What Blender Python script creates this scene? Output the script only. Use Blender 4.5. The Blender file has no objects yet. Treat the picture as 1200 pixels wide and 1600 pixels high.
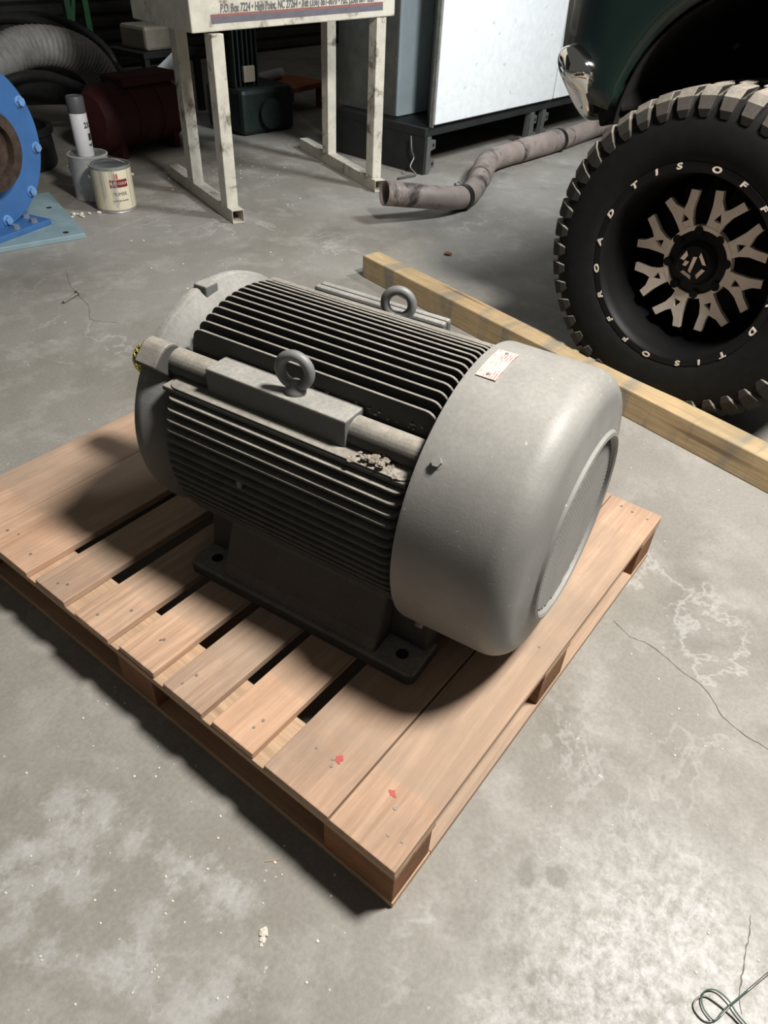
import bpy, bmesh, math, random
from mathutils import Matrix, Vector
random.seed(7)
PI = math.pi
scn = bpy.context.scene
COL = scn.collection

# ------------------------------------------------------------------ camera
cam_d = bpy.data.cameras.new('camera')
cam = bpy.data.objects.new('camera', cam_d); COL.objects.link(cam)
CR = [(0.6126168727, -0.7892972764, 0.0413567012), (-0.4873513454, -0.4184186017, -0.7664297358), (0.6222453161, 0.4493725439, -0.6409953848)]
m = Matrix.Identity(4)
for i in range(3):
    m[i][0] = CR[0][i]; m[i][1] = -CR[1][i]; m[i][2] = -CR[2][i]
m[0][3], m[1][3], m[2][3] = -0.38195, -0.22262, 1.15
cam.matrix_world = m
cam_d.sensor_fit = 'VERTICAL'; cam_d.sensor_height = 36.0; cam_d.lens = 1109 / 1600 * 36.0
cam_d.clip_start = 0.02; cam_d.clip_end = 100
scn.camera = cam

# ------------------------------------------------------------------ light
world = bpy.data.worlds.new('world'); scn.world = world; world.use_nodes = True
bg = world.node_tree.nodes['Background']
bg.inputs[0].default_value = (1.0, 0.96, 0.9, 1); bg.inputs[1].default_value = 0.06
def area_light(name, loc, power, size, color, target=None, sy=None):
    d = bpy.data.lights.new(name, 'AREA'); d.energy = power; d.color = color
    if sy: d.shape = 'RECTANGLE'; d.size = size; d.size_y = sy
    else: d.shape = 'DISK'; d.size = size
    o = bpy.data.objects.new(name, d); COL.objects.link(o); o.location = loc
    if target is not None:
        o.rotation_euler = (Vector(target) - Vector(loc)).to_track_quat('-Z', 'Y').to_euler()
    return o
area_light('shop_lamp_main', (0.95, -0.65, 2.8), 120, 0.5, (1.0, 0.965, 0.915), (0.9, 0.3, 0))
area_light('shop_lamp_far', (3.4, -0.5, 3.3), 54, 0.7, (0.93, 0.97, 1.0), (3.6, 2.4, 0.6)).data.spread = math.radians(115)
vs = scn.view_settings
vs.view_transform = 'Standard'; vs.look = 'None'; vs.exposure = 0.55; vs.gamma = 1.0; vs.use_curve_mapping = False

# ------------------------------------------------------------------ material helpers
def lin(c): return tuple(((x / 255) / 12.92 if x / 255 <= 0.04045 else ((x / 255 + 0.055) / 1.055) ** 2.4) for x in c)
class NT:
    def __init__(s, name):
        s.m = bpy.data.materials.new(name); s.m.use_nodes = True
        s.t = s.m.node_tree; s.n = s.t.nodes; s.l = s.t.links
        s.b = s.n['Principled BSDF']
    def new(s, typ, **kw):
        n = s.n.new(typ)
        for k, v in kw.items():
            if k.startswith('_'): setattr(n, k[1:], v)
        return n
    def lk(s, a, b): s.l.new(a, b)
    def coord(s, scale=(1, 1, 1), kind='Object', rnd=False):
        tc = s.new('ShaderNodeTexCoord'); mp = s.new('ShaderNodeMapping'); mp.inputs['Scale'].default_value = scale
        if kind == 'World':
            g = s.new('ShaderNodeNewGeometry'); s.lk(g.outputs['Position'], mp.inputs['Vector'])
        else: s.lk(tc.outputs[kind], mp.inputs['Vector'])
        if rnd:
            oi = s.new('ShaderNodeObjectInfo'); mu = s.new('ShaderNodeVectorMath', _operation='SCALE')
            cb = s.new('ShaderNodeCombineXYZ')
            for i in range(3): s.lk(oi.outputs['Random'], cb.inputs[i])
            s.lk(cb.outputs[0], mu.inputs[0]); mu.inputs['Scale'].default_value = 37.0
            ad = s.new('ShaderNodeVectorMath', _operation='ADD'); s.lk(mp.outputs[0], ad.inputs[0]); s.lk(mu.outputs[0], ad.inputs[1])
            return ad.outputs[0]
        return mp.outputs[0]
    def noise(s, vec, scale, detail=4, rough=0.55, dist=0.0):
        n = s.new('ShaderNodeTexNoise'); n.inputs['Scale'].default_value = scale; n.inputs['Detail'].default_value = detail
        n.inputs['Roughness'].default_value = rough; n.inputs['Distortion'].default_value = dist
        s.lk(vec, n.inputs['Vector']); return n.outputs['Fac']
    def ramp(s, fac, p0, p1, c0=(0, 0, 0), c1=(1, 1, 1)):
        r = s.new('ShaderNodeValToRGB'); r.color_ramp.elements[0].position = p0; r.color_ramp.elements[1].position = p1
        r.color_ramp.elements[0].color = (*c0, 1); r.color_ramp.elements[1].color = (*c1, 1)
        s.lk(fac, r.inputs[0]); return r.outputs[0]
    def mix(s, fac, a, b, mode='MIX'):
        n = s.new('ShaderNodeMix', _data_type='RGBA', _blend_type=mode)
        for v, i in ((fac, 0), (a, 6), (b, 7)):
            if isinstance(v, (int, float)): n.inputs[i].default_value = v
            elif isinstance(v, tuple): n.inputs[i].default_value = (*v[:3], 1)
            else: s.lk(v, n.inputs[i])
        return n.outputs[2]
    def math(s, op, a, b=None, clamp=False):
        n = s.new('ShaderNodeMath', _operation=op); n.use_clamp = clamp
        for v, i in ((a, 0), (b, 1)):
            if v is None: continue
            if isinstance(v, (int, float)): n.inputs[i].default_value = v
            else: s.lk(v, n.inputs[i])
        return n.outputs[0]
    def bump(s, h, strength=0.3, dist=0.01):
        b = s.new('ShaderNodeBump'); b.inputs['Strength'].default_value = strength; b.inputs['Distance'].default_value = dist
        s.lk(h, b.inputs['Height']); s.lk(b.outputs[0], s.b.inputs['Normal'])
    def set(s, color=None, rough=None, metal=None, spec=None):
        for v, k in ((color, 'Base Color'), (rough, 'Roughness'), (metal, 'Metallic'), (spec, 'Specular IOR Level')):
            if v is None: continue
            if isinstance(v, tuple): s.b.inputs[k].default_value = (*v[:3], 1)
            elif isinstance(v, (int, float)): s.b.inputs[k].default_value = v
            else: s.lk(v, s.b.inputs[k])
        return s.m
def simple(name, rgb, rough=0.6, metal=0.0, var=0.25, scale=18, spec=0.4, bump=0.0, stain=None):
    t = NT(name); c = lin(rgb); v = t.coord(rnd=True)
    n = t.noise(v, scale, 5, 0.6)
    col = t.mix(t.ramp(n, 0.3, 0.7), tuple(x * (1 - var) for x in c), tuple(min(1, x * (1 + var)) for x in c))
    if stain:
        col = t.mix(t.ramp(t.noise(v, scale * 0.6, 6, 0.7, 0.4), stain[1], stain[1] + 0.12), col, lin(stain[0]))
    if bump: t.bump(t.noise(v, scale * 6, 3), bump, 0.003)
    return t.set(col, rough, metal, spec)
def dusty(name, rgb, dust, amount=0.8, rough=0.75, spec=0.25, grain=0.25, chips=False):
    t = NT(name); v = t.coord(kind='World'); g = t.new('ShaderNodeNewGeometry'); sp = t.new('ShaderNodeSeparateXYZ')
    t.lk(g.outputs['True Normal'], sp.inputs[0])
    up = t.ramp(sp.outputs[2], 0.25, 0.95)
    n = t.ramp(t.noise(v, 22, 6, 0.65), 0.25, 0.75, (0.45,) * 3, (1, 1, 1))
    f = t.math('MULTIPLY', t.math('MULTIPLY', up, n), amount)
    c = lin(rgb); n2 = t.ramp(t.noise(v, 9, 5), 0.3, 0.7)
    base = t.mix(n2, tuple(x * 0.85 for x in c), tuple(x * 1.12 for x in c))
    d = lin(dust); dcol = t.mix(t.ramp(t.noise(v, 140, 3), 0.3, 0.7), tuple(x * 0.8 for x in d), tuple(x * 1.1 for x in d))
    col = t.mix(f, base, dcol)
    if chips:
        col = t.mix(t.math('MULTIPLY', t.ramp(t.noise(v, 75, 2, 0.5), 0.735, 0.76), 0.7), col, lin((186, 180, 168)))
        col = t.mix(t.math('MULTIPLY', t.ramp(t.noise(v, 12, 5, 0.7, 0.3), 0.66, 0.74), 0.35), col, lin((92, 84, 74)))
    t.bump(t.noise(v, 260, 3, 0.6), grain, 0.002)
    return t.set(col, rough, 0.0, spec)
def wood(name, light, dark, axis, dirt, rnd=True, dirtamt=0.5, dirtscale=3.0, ends=False, bands=False):
    t = NT(name)
    sc = [26, 26, 26]; sc[axis] = 1.6
    v = t.coord(tuple(sc), rnd=rnd); v2 = t.coord((1, 1, 1), rnd=rnd)
    g1 = t.ramp(t.noise(v, 1.4, 6, 0.68, 0.8), 0.3, 0.62)
    g2 = t.ramp(t.noise(v, 7, 3, 0.6), 0.35, 0.75)
    col = t.mix(g1, lin(dark), lin(light)); col = t.mix(t.math('MULTIPLY', g2, 0.45), col, lin(tuple(x * 0.78 for x in dark)))
    oi = t.new('ShaderNodeObjectInfo')
    col = t.mix(t.math('MULTIPLY', oi.outputs['Random'], 0.45), col, lin(tuple(min(255, x * k) for x, k in zip(light, (1.0, 0.93, 0.88)))))
    dn = t.ramp(t.noise(v2, dirtscale, 6, 0.65), 0.4, 0.68)
    col = t.mix(t.math('MULTIPLY', dn, dirtamt), col, lin(dirt))
    if bands:
        vb = t.coord((0.6, 3.2, 0.6)); bn = t.ramp(t.noise(vb, 3.0, 3, 0.5, 0.3), 0.54, 0.62)
        col = t.mix(t.math('MULTIPLY', bn, 0.55), col, lin((116, 120, 118)))
    if ends:
        so = t.coord((1, 1, 1)); sx = t.new('ShaderNodeSeparateXYZ'); t.lk(so, sx.inputs[0])
        ax = t.math('ADD', t.math('ABSOLUTE', sx.outputs[0]), t.math('MULTIPLY', t.math('SUBTRACT', t.noise(v2, 9, 4), 0.5), 0.03))
        oi2 = t.math('MULTIPLY', oi.outputs['Random'], 0.03)
        st_ = t.ramp(t.math('ADD', ax, oi2), 0.405, 0.412, (1, 1, 1), (0, 0, 0))
        col = t.mix(t.math('MULTIPLY', st_, 0.38), col, lin((150, 134, 117)))
    vo = t.new('ShaderNodeTexVoronoi'); vo.inputs['Scale'].default_value = 0.55; t.lk(v, vo.inputs['Vector'])
    kn = t.ramp(vo.outputs['Distance'], 0.06, 0.16, (1, 1, 1), (0, 0, 0))
    col = t.mix(t.math('MULTIPLY', kn, 0.6), col, lin((96, 66, 44)))
    t.bump(t.noise(v, 5, 4), 0.35, 0.002)
    return t.set(col, 0.78, 0.0, 0.2)

MAT = {}
M = MAT
# concrete floor
PALE = [(-0.32, 0.454, 0.03), (-0.306, 0.507, 0.022), (-0.27, 0.483, 0.026), (-0.27, 0.398, 0.022), (-0.219, 0.439, 0.012), (-0.179, 0.474, 0.02), (-0.201, 0.531, 0.014), (-0.171, 0.38, 0.012), (-0.158, 0.31, 0.01), (-0.148, 0.266, 0.012), (-0.141, 0.219, 0.014), (-0.134, 0.186, 0.012), (-0.299, 0.255, 0.012), (-0.238, 0.268, 0.018), (-0.297, 0.216, 0.018), (-0.28, 0.135, 0.026), (-0.225, 0.121, 0.02), (-0.362, 0.412, 0.014), (-0.345, 0.345, 0.014)]
def floor_mat():
    t = NT('concrete_floor'); v = t.coord(kind='World')
    big = t.ramp(t.noise(v, 1.1, 5, 0.6, 0.6), 0.32, 0.68)
    col = t.mix(big, lin((125, 121, 112)), lin((147, 144, 138)))
    mid = t.ramp(t.noise(v, 5.5, 7, 0.68, 0.2), 0.5, 0.66)
    col = t.mix(t.math('MULTIPLY', mid, 0.36), col, lin((176, 173, 167)))
    dk = t.ramp(t.noise(v, 3.2, 6, 0.7, 0.4), 0.56, 0.72)
    col = t.mix(t.math('MULTIPLY', dk, 0.45), col, lin((98, 93, 84)))
    # pale scraped veins
    rg = t.math('ABSOLUTE', t.math('SUBTRACT', t.noise(v, 2.1, 6, 0.62, 0.4), 0.5))
    vein = t.ramp(rg, 0.0, 0.016, (1, 1, 1), (0, 0, 0))
    vm = t.math('MULTIPLY', vein, t.ramp(t.noise(v, 1.7, 3), 0.5, 0.62))
    col = t.mix(t.math('MULTIPLY', vm, 0.4), col, lin((188, 187, 184)))
    # speckled, lamp-brightened pale patch and oil spots with their own place on the slab
    def spot(x, y, r, soft, nscale, namp, det=4, ro_=0.6):
        g = t.new('ShaderNodeNewGeometry'); d = t.new('ShaderNodeVectorMath', _operation='DISTANCE')
        t.lk(g.outputs['Position'], d.inputs[0]); d.inputs[1].default_value = (x, y, 0)
        dd = t.math('ADD', d.outputs['Value'], t.math('MULTIPLY', t.math('SUBTRACT', t.noise(v, nscale, det, ro_), 0.5), namp))
        return t.ramp(dd, r, r + soft, (1, 1, 1), (0, 0, 0))
    patch = spot(0.14, -0.42, 0.12, 0.24, 6, 0.35)
    sp = t.ramp(t.noise(v, 42, 8, 0.8, 0.2), 0.4, 0.6)
    col = t.mix(t.math('MULTIPLY', t.math('MULTIPLY', patch, sp), 0.62), col, lin((208, 207, 206)))  # floor's own speckle, with the pool of lamplight painted into its colour
    for (x, y, r) in ((0.203, -0.175, 0.016), (0.171, -0.136, 0.013), (0.19, -0.13, 0.009), (0.05, -0.21, 0.006), (0.985, 2.25, 0.03)):
        col = t.mix(t.math('MULTIPLY', spot(x, y, r, 0.004, 90, 0.018), 0.75), col, lin((122, 119, 112)))
    for (x, y, r) in PALE:
        col = t.mix(t.math('MULTIPLY', spot(x, y, r * 0.55, 0.03, 20, 0.17, 9, 0.72), 0.42), col, lin((180, 179, 177)))
    for (x, y, r) in ((2.3, 1.9, 0.12), (1.0, 2.6, 0.12), (3.0, 1.45, 0.15)):
        col = t.mix(t.math('MULTIPLY', spot(x, y, r, 0.2, 9, 0.35), 0.4), col, lin((92, 88, 80)))
    fine = t.ramp(t.noise(v, 120, 4, 0.7), 0.3, 0.7, (0.86,) * 3, (1.1,) * 3)
    col = t.mix(1.0, col, fine, 'MULTIPLY')
    fl = t.ramp(t.noise(v, 48, 2, 0.5), 0.735, 0.76)
    col = t.mix(t.math('MULTIPLY', fl, 0.5), col, lin((205, 203, 196)))
    t.bump(t.noise(v, 70, 6, 0.7), 0.18, 0.003)
    ro = t.ramp(t.noise(v, 4, 4), 0.3, 0.7, (0.5,) * 3, (0.72,) * 3)
    return t.set(col, ro, 0.0, 0.35)
M['floor'] = floor_mat()
M['deck'] = wood('pallet_deck_wood', (198, 168, 143), (150, 120, 98), 0, (130, 116, 103), dirtamt=0.65, ends=True)
M['string'] = wood('pallet_stringer_wood', (196, 168, 140), (158, 130, 104), 1, (138, 124, 106), dirtamt=0.4)
M['block'] = wood('pallet_block_wood', (150, 108, 78), (108, 74, 52), 1, (84, 66, 52), dirtamt=0.5, dirtscale=9)
M['beam'] = wood('beam_wood', (204, 182, 144), (172, 146, 108), 1, (128, 120, 100), dirtamt=0.5, dirtscale=4, bands=True)
M['iron'] = dusty('dusty_cast_iron', (70, 69, 67), (166, 159, 147), 0.9)
M['fin'] = dusty('dusty_fin_iron', (60, 60, 58), (158, 152, 142), 0.85)
M['cover'] = dusty('fan_cover_paint', (124, 123, 120), (160, 156, 148), 0.55, 0.5, 0.4, 0.12, True)
M['grille'] = dusty('grille_paint', (96, 95, 92), (120, 116, 110), 0.4, 0.6, 0.3, 0.1)
M['pad'] = dusty('pad_paint', (94, 94, 92), (166, 163, 156), 0.8, 0.6)
M['tread'] = dusty('dusty_tread_rubber', (44, 42, 40), (172, 163, 150), 0.9)
M['eye'] = simple('eyebolt_steel', (112, 113, 112), 0.55, 0.2, 0.2, 40)
M['dust'] = simple('lint_dust', (132, 124, 112), 0.95, 0, 0.3, 60, 0.1, 0.6)
M['dark'] = simple('dark_void', (16, 16, 16), 0.9, 0, 0.2)
M['black'] = simple('black_rubber', (22, 21, 20), 0.8, 0, 0.25, 30, 0.2)
M['plastic_black'] = simple('black_hose', (34, 34, 35), 0.5, 0, 0.3, 25)
M['yellow'] = simple('yellow_mesh', (216, 198, 104), 0.5, 0, 0.15)
M['white_metal'] = simple('stand_white_paint', (188, 183, 170), 0.55, 0.0, 0.16, 14, 0.4, 0.1, ((108, 98, 84), 0.545))
M['cab_white'] = simple('cabinet_white_paint', (220, 224, 225), 0.45, 0.0, 0.07, 30, 0.45, 0.08, ((168, 167, 162), 0.61))
M['cab_blue'] = simple('cabinet_blue_paint', (186, 206, 216), 0.5, 0.0, 0.08, 9, 0.4, 0.05, ((126, 134, 136), 0.64))
M['cab_grey'] = simple('cabinet_grey_steel', (92, 94, 92), 0.55, 0.2, 0.2, 12)
M['cab_dark'] = simple('plinth_black_steel', (40, 41, 42), 0.6, 0.2, 0.25, 12)
M['galv'] = simple('galvanised_steel', (150, 152, 150), 0.45, 0.6, 0.25, 30)
M['blue'] = simple('blue_enamel', (56, 98, 150), 0.45, 0.0, 0.12, 10, 0.5, 0.08, ((76, 116, 164), 0.66))
M['bolt'] = simple('zinc_bolt', (150, 160, 170), 0.4, 0.6, 0.15)
M['bolt_blue'] = simple('painted_bolt', (110, 150, 196), 0.45, 0.2, 0.2)
M['plate'] = simple('pale_blue_plate', (128, 150, 156), 0.6, 0.1, 0.15, 9, 0.4, 0.1, ((120, 92, 66), 0.63))
M['rust'] = simple('rusty_iron', (66, 54, 46), 0.8, 0.2, 0.4, 30, 0.3, 0.4)
M['pipe'] = simple('sooty_exhaust_steel', (138, 127, 120), 0.6, 0.15, 0.25, 7, 0.4, 0.15, ((62, 55, 52), 0.52))
M['clamp'] = simple('clamp_black', (36, 36, 36), 0.5, 0.5, 0.2)
M['chrome'] = NT('bumper_chrome').set((0.72, 0.71, 0.69), 0.06, 1.0)
M['green_car'] = NT('dark_green_paint').set(lin((16, 34, 31)), 0.32, 0.0, 0.5)
M['green_car'].node_tree.nodes['Principled BSDF'].inputs['Coat Weight'].default_value = 0.25
M['machined'] = simple('machined_alloy', (228, 214, 200), 0.5, 0.1, 0.08, 30)
M['rim_black'] = simple('gloss_black_alloy', (13, 13, 14), 0.55, 0.0, 0.2, 12, 0.25)
M['cap_chrome'] = NT('emblem_chrome').set((0.6, 0.6, 0.6), 0.15, 1.0)
M['tin'] = simple('paint_can_tin', (168, 168, 164), 0.35, 0.6, 0.15, 30)
M['can_grey'] = simple('grey_paint_film', (186, 187, 188), 0.45, 0.1, 0.15, 22)
M['lid_grey'] = simple('wet_grey_lid', (96, 99, 100), 0.3, 0.1, 0.3, 22)
M['cream'] = simple('cream_label', (206, 198, 172), 0.55, 0, 0.06, 12)
M['label_red'] = simple('maroon_print', (110, 28, 34), 0.55, 0, 0.1)
M['red_logo'] = simple('red_print', (176, 44, 44), 0.55, 0, 0.1)
M['white'] = simple('white_label', (220, 221, 224), 0.5, 0, 0.05)
M['cap_grey'] = simple('spray_cap_grey', (88, 90, 93), 0.45, 0, 0.06)
M['ink'] = simple('dark_ink', (56, 56, 62), 0.6, 0, 0.1)
M['ink_grey'] = simple('faded_ink', (96, 98, 100), 0.6, 0, 0.15)
M['stripe_red'] = simple('faded_red_stripe', (132, 88, 84), 0.6, 0, 0.12)
M['stripe_blue'] = simple('faded_navy_stripe', (96, 94, 102), 0.6, 0, 0.12)
M['maroon'] = simple('maroon_tarp', (60, 23, 25), 0.7, 0, 0.3, 8, 0.3, 0.2)
M['green_steel'] = simple('green_rack_paint', (34, 70, 38), 0.5, 0, 0.25)
M['duct'] = simple('grey_duct', (146, 146, 144), 0.55, 0, 0.25, 16)
M['dark_green'] = simple('dark_machine_green', (34, 46, 42), 0.5, 0, 0.3)
M['wall'] = simple('dark_corrugated_wall', (58, 56, 54), 0.7, 0.2, 0.3, 5)
M['orange_wood'] = wood('scrap_board_wood', (166, 106, 70), (130, 78, 50), 0, (96, 64, 46))
M['sheet'] = simple('white_plastic_sheet', (176, 178, 180), 0.5, 0, 0.1)
M['tan'] = simple('tan_steel_box', (150, 142, 126), 0.6, 0.1, 0.15)
M['crack'] = simple('crack_grey', (100, 96, 88), 0.95, 0, 0.2)  # dark grey of the floor cracks
M['grit'] = simple('pale_grit', (206, 200, 184), 0.9, 0, 0.1)
M['wire_green'] = simple('green_wire', (60, 84, 72), 0.4, 0.5, 0.2)
M['wire_grey'] = simple('grey_wire', (110, 110, 106), 0.35, 0.7, 0.2)
M['red_paint'] = simple('red_marking_paint', (176, 82, 82), 0.7, 0, 0.15)
M['nail'] = simple('nail_steel', (140, 132, 122), 0.5, 0.4, 0.2)
def nameplate_mat():
    t = NT('nameplate_print'); v = t.coord((1, 1, 1))
    br = t.new('ShaderNodeTexBrick'); t.lk(v, br.inputs['Vector']); br.inputs['Scale'].default_value = 1.0
    br.inputs['Brick Width'].default_value = 0.018; br.inputs['Row Height'].default_value = 0.0042; br.inputs['Mortar Size'].default_value = 0.0014
    br.inputs['Color1'].default_value = (*lin((176, 104, 98)), 1); br.inputs['Color2'].default_value = (*lin((170, 90, 86)), 1)
    br.inputs['Mortar'].default_value = (*lin((196, 189, 178)), 1)
    n = t.ramp(t.noise(v, 45, 3), 0.42, 0.6)
    col = t.mix(n, lin((196, 189, 178)), br.outputs['Color'])
    return t.set(col, 0.45, 0.2, 0.4)
M['nameplate'] = nameplate_mat()

# ------------------------------------------------------------------ mesh helpers
def catmull(pts, n=8, closed=False):
    P = [Vector(p) for p in pts]; out = []; N = len(P)
    rng = range(N if closed else N - 1)
    for i in rng:
        p0 = P[(i - 1) % N] if closed or i > 0 else P[0] * 2 - P[1]
        p1 = P[i]; p2 = P[(i + 1) % N]
        p3 = P[(i + 2) % N] if closed or i + 2 < N else P[-1] * 2 - P[-2]
        for k in range(n):
            t = k / n
            out.append(0.5 * ((2 * p1) + (p2 - p0) * t + (2 * p0 - 5 * p1 + 4 * p2 - p3) * t * t + (3 * p1 - p0 - 3 * p2 + p3) * t ** 3))
    if not closed: out.append(P[-1])
    return out
class MB:
    def __init__(s, xf=None): s.v = []; s.f = []; s.xf = xf or Matrix.Identity(4)
    def add(s, vs, fs):
        b = len(s.v); s.v += [s.xf @ Vector(p) for p in vs]; s.f += [tuple(i + b for i in f) for f in fs]; return s
    def box(s, x0, x1, y0, y1, z0, z1):
        vs = [(x, y, z) for z in (z0, z1) for y in (y0, y1) for x in (x0, x1)]
        return s.add(vs, [(0, 2, 3, 1), (4, 5, 7, 6), (0, 1, 5, 4), (2, 6, 7, 3), (0, 4, 6, 2), (1, 3, 7, 5)])
    def hexa(s, c8):
        return s.add(c8, [(0, 3, 2, 1), (4, 5, 6, 7), (0, 1, 5, 4), (1, 2, 6, 5), (2, 3, 7, 6), (3, 0, 4, 7)])
    def prism(s, outline, axis, d0, d1):
        n = len(outline)
        def p(a, b, d): return {'X': (d, a, b), 'Y': (a, d, b), 'Z': (a, b, d)}[axis]
        vs = [p(a, b, d0) for a, b in outline] + [p(a, b, d1) for a, b in outline]
        return s.add(vs, [tuple(range(n - 1, -1, -1)), tuple(range(n, 2 * n))] + [(i, (i + 1) % n, n + (i + 1) % n, n + i) for i in range(n)])
    def lathe(s, prof, axis='Z', n=48, c=(0, 0, 0), a0=0.0, a1=2 * PI, close=False):
        full = abs(a1 - a0 - 2 * PI) < 1e-6; k = n if full else n + 1; vs = []
        for r, h in prof:
            for i in range(k):
                a = a0 + (a1 - a0) * i / n; x, y = r * math.cos(a), r * math.sin(a)
                p = {'Z': (x, y, h), 'Y': (x, h, y), 'X': (h, x, y)}[axis]
                vs.append((p[0] + c[0], p[1] + c[1], p[2] + c[2]))
        fs = []; R = len(prof)
        for j in range(R if close else R - 1):
            for i in range(n):
                i2 = (i + 1) % k; j2 = (j + 1) % R
                fs.append((j * k + i, j * k + i2, j2 * k + i2, j2 * k + i))
        return s.add(vs, fs)
    def cyl(s, p0, p1, r0, r1=None, n=16, caps=True):
        r1 = r0 if r1 is None else r1; p0 = Vector(p0); p1 = Vector(p1); d = (p1 - p0).normalized()
        u = d.orthogonal().normalized(); w = d.cross(u); vs = []
        for p, r in ((p0, r0), (p1, r1)):
            for i in range(n):
                a = 2 * PI * i / n; vs.append(p + u * (r * math.cos(a)) + w * (r * math.sin(a)))
        fs = [(i, (i + 1) % n, n + (i + 1) % n, n + i) for i in range(n)]
        if caps: fs += [tuple(range(n - 1, -1, -1)), tuple(range(n, 2 * n))]
        return s.add(vs, fs)
    def tube(s, path, r, n=12, closed=False, caps=True, prof=None):
        P = [Vector(p) for p in path]; N = len(P); vs = []; up = None
        for i in range(N):
            a = P[(i - 1) % N] if closed or i > 0 else P[0]; b = P[(i + 1) % N] if closed or i < N - 1 else P[-1]
            d = (b - a).normalized()
            if up is None: up = d.orthogonal().normalized()
            up = (up - d * up.dot(d)).normalized(); w = d.cross(up)
            rr = r(i / max(1, N - 1)) if callable(r) else (r[i] if isinstance(r, (list, tuple)) else r)
            for k in range(n):
                t = 2 * PI * k / n; vs.append(P[i] + up * (rr * math.cos(t)) + w * (rr * math.sin(t)))
        fs = []
        for i in range(N if closed else N - 1):
            j = (i + 1) % N
            for k in range(n): fs.append((i * n + k, i * n + (k + 1) % n, j * n + (k + 1) % n, j * n + k))
        if caps and not closed: fs += [tuple(range(n - 1, -1, -1)), tuple((N - 1) * n + k for k in range(n))]
        return s.add(vs, fs)
    def build(s, name, mat, parent=None, smooth=None, bevel=0.0, solid=0.0, subsurf=0):
        me = bpy.data.meshes.new(name); me.from_pydata([tuple(p) for p in s.v], [], s.f)
        bm = bmesh.new(); bm.from_mesh(me); bmesh.ops.recalc_face_normals(bm, faces=bm.faces); bm.to_mesh(me); bm.free()
        if smooth is not None:
            for p in me.polygons: p.use_smooth = True
            me.set_sharp_from_angle(angle=math.radians(smooth))
        o = bpy.data.objects.new(name, me); COL.objects.link(o); me.materials.append(M[mat] if isinstance(mat, str) else mat)
        if parent: o.parent = parent
        if solid:
            md = o.modifiers.new('solid', 'SOLIDIFY'); md.thickness = solid; md.offset = -1
        if bevel:
            md = o.modifiers.new('bevel', 'BEVEL'); md.width = bevel; md.segments = 2; md.limit_method = 'ANGLE'; md.angle_limit = math.radians(40)
        return o
def tag(o, label=None, cat=None, group=None, kind=None):
    if label: o['label'] = label
    if cat: o['category'] = cat
    if group: o['group'] = group
    if kind: o['kind'] = kind
    return o
def empty(name, loc, rz=0.0, label=None, cat=None, group=None):
    o = bpy.data.objects.new(name, None); COL.objects.link(o); o.location = loc; o.rotation_euler = (0, 0, rz); o.empty_display_size = 0.1
    return tag(o, label, cat, group)
def dup(o, parent, loc=None, rot=None):
    c = o.copy(); COL.objects.link(c); c.parent = parent
    if loc is not None: c.location = loc
    if rot is not None: c.rotation_euler = rot
    return c
def text_obj(name, body, size, mat, parent, matrix, extrude=0.0006, shear=0.0, sx=1.0, align='CENTER', bold=0.0):
    cu = bpy.data.curves.new(name, 'FONT'); cu.body = body; cu.size = size; cu.extrude = extrude; cu.shear = shear
    cu.align_x = align; cu.align_y = 'CENTER'; cu.offset = bold; cu.resolution_u = 3
    ob = bpy.data.objects.new(name + '_tmp', cu); COL.objects.link(ob)
    dg = bpy.context.evaluated_depsgraph_get(); me = bpy.data.meshes.new_from_object(ob.evaluated_get(dg))
    bpy.data.objects.remove(ob); bpy.data.curves.remove(cu)
    me.transform(Matrix.Diagonal((sx, 1, 1, 1))); me.transform(matrix); me.materials.clear(); me.materials.append(M[mat])
    o = bpy.data.objects.new(name, me); COL.objects.link(o); o.parent = parent
    return o
def hexbolt(mb, c, d, r, h):
    c = Vector(c); d = Vector(d).normalized(); mb.cyl(c, c + d * h, r, r, 6); mb.cyl(c, c + d * h * 0.18, r * 1.35, r * 1.35, 14); return mb

# ------------------------------------------------------------------ setting
fl = MB().add([(-8, -8, 0), (12, -8, 0), (12, 8, 0), (-8, 8, 0)], [(0, 1, 2, 3)]).build('floor', 'floor'); tag(fl, 'worn grey concrete workshop floor with stains and cracks', kind='structure')
def ribbon(pts, w, name, mat, z=0.0006):
    P = [Vector((x, y, 0)) for x, y in pts]; P = catmull(P, 5); vs = []; fs = []
    for i, p in enumerate(P):
        d = (P[min(i + 1, len(P) - 1)] - P[max(i - 1, 0)]).normalized(); nrm = Vector((-d.y, d.x, 0))
        ww = w * random.uniform(0.3, 1.0); j = nrm * random.uniform(-1, 1) * w * 1.2
        vs += [p + j + nrm * ww + Vector((0, 0, z)), p + j - nrm * ww + Vector((0, 0, z))]
    for i in range(len(P) - 1): fs.append((2 * i, 2 * i + 1, 2 * i + 3, 2 * i + 2))
    return MB().add(vs, fs).build(name, mat, fl)
ribbon([(0.77, -0.023), (0.75, -0.069), (0.755, -0.116), (0.733, -0.18), (0.719, -0.237), (0.675, -0.289), (0.66, -0.336), (0.656, -0.378), (0.63, -0.45)], 0.0014, 'floor_crack', 'crack')
ribbon([(0.339, -0.436), (0.31, -0.442), (0.28, -0.446), (0.251, -0.45), (0.223, -0.454), (0.198, -0.465)], 0.0012, 'floor_crack', 'crack')
ribbon([(0.95, 1.95), (0.9, 2.05), (0.96, 2.15), (1.02, 2.35), (1.1, 2.5)], 0.0016, 'floor_crack', 'crack')
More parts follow.
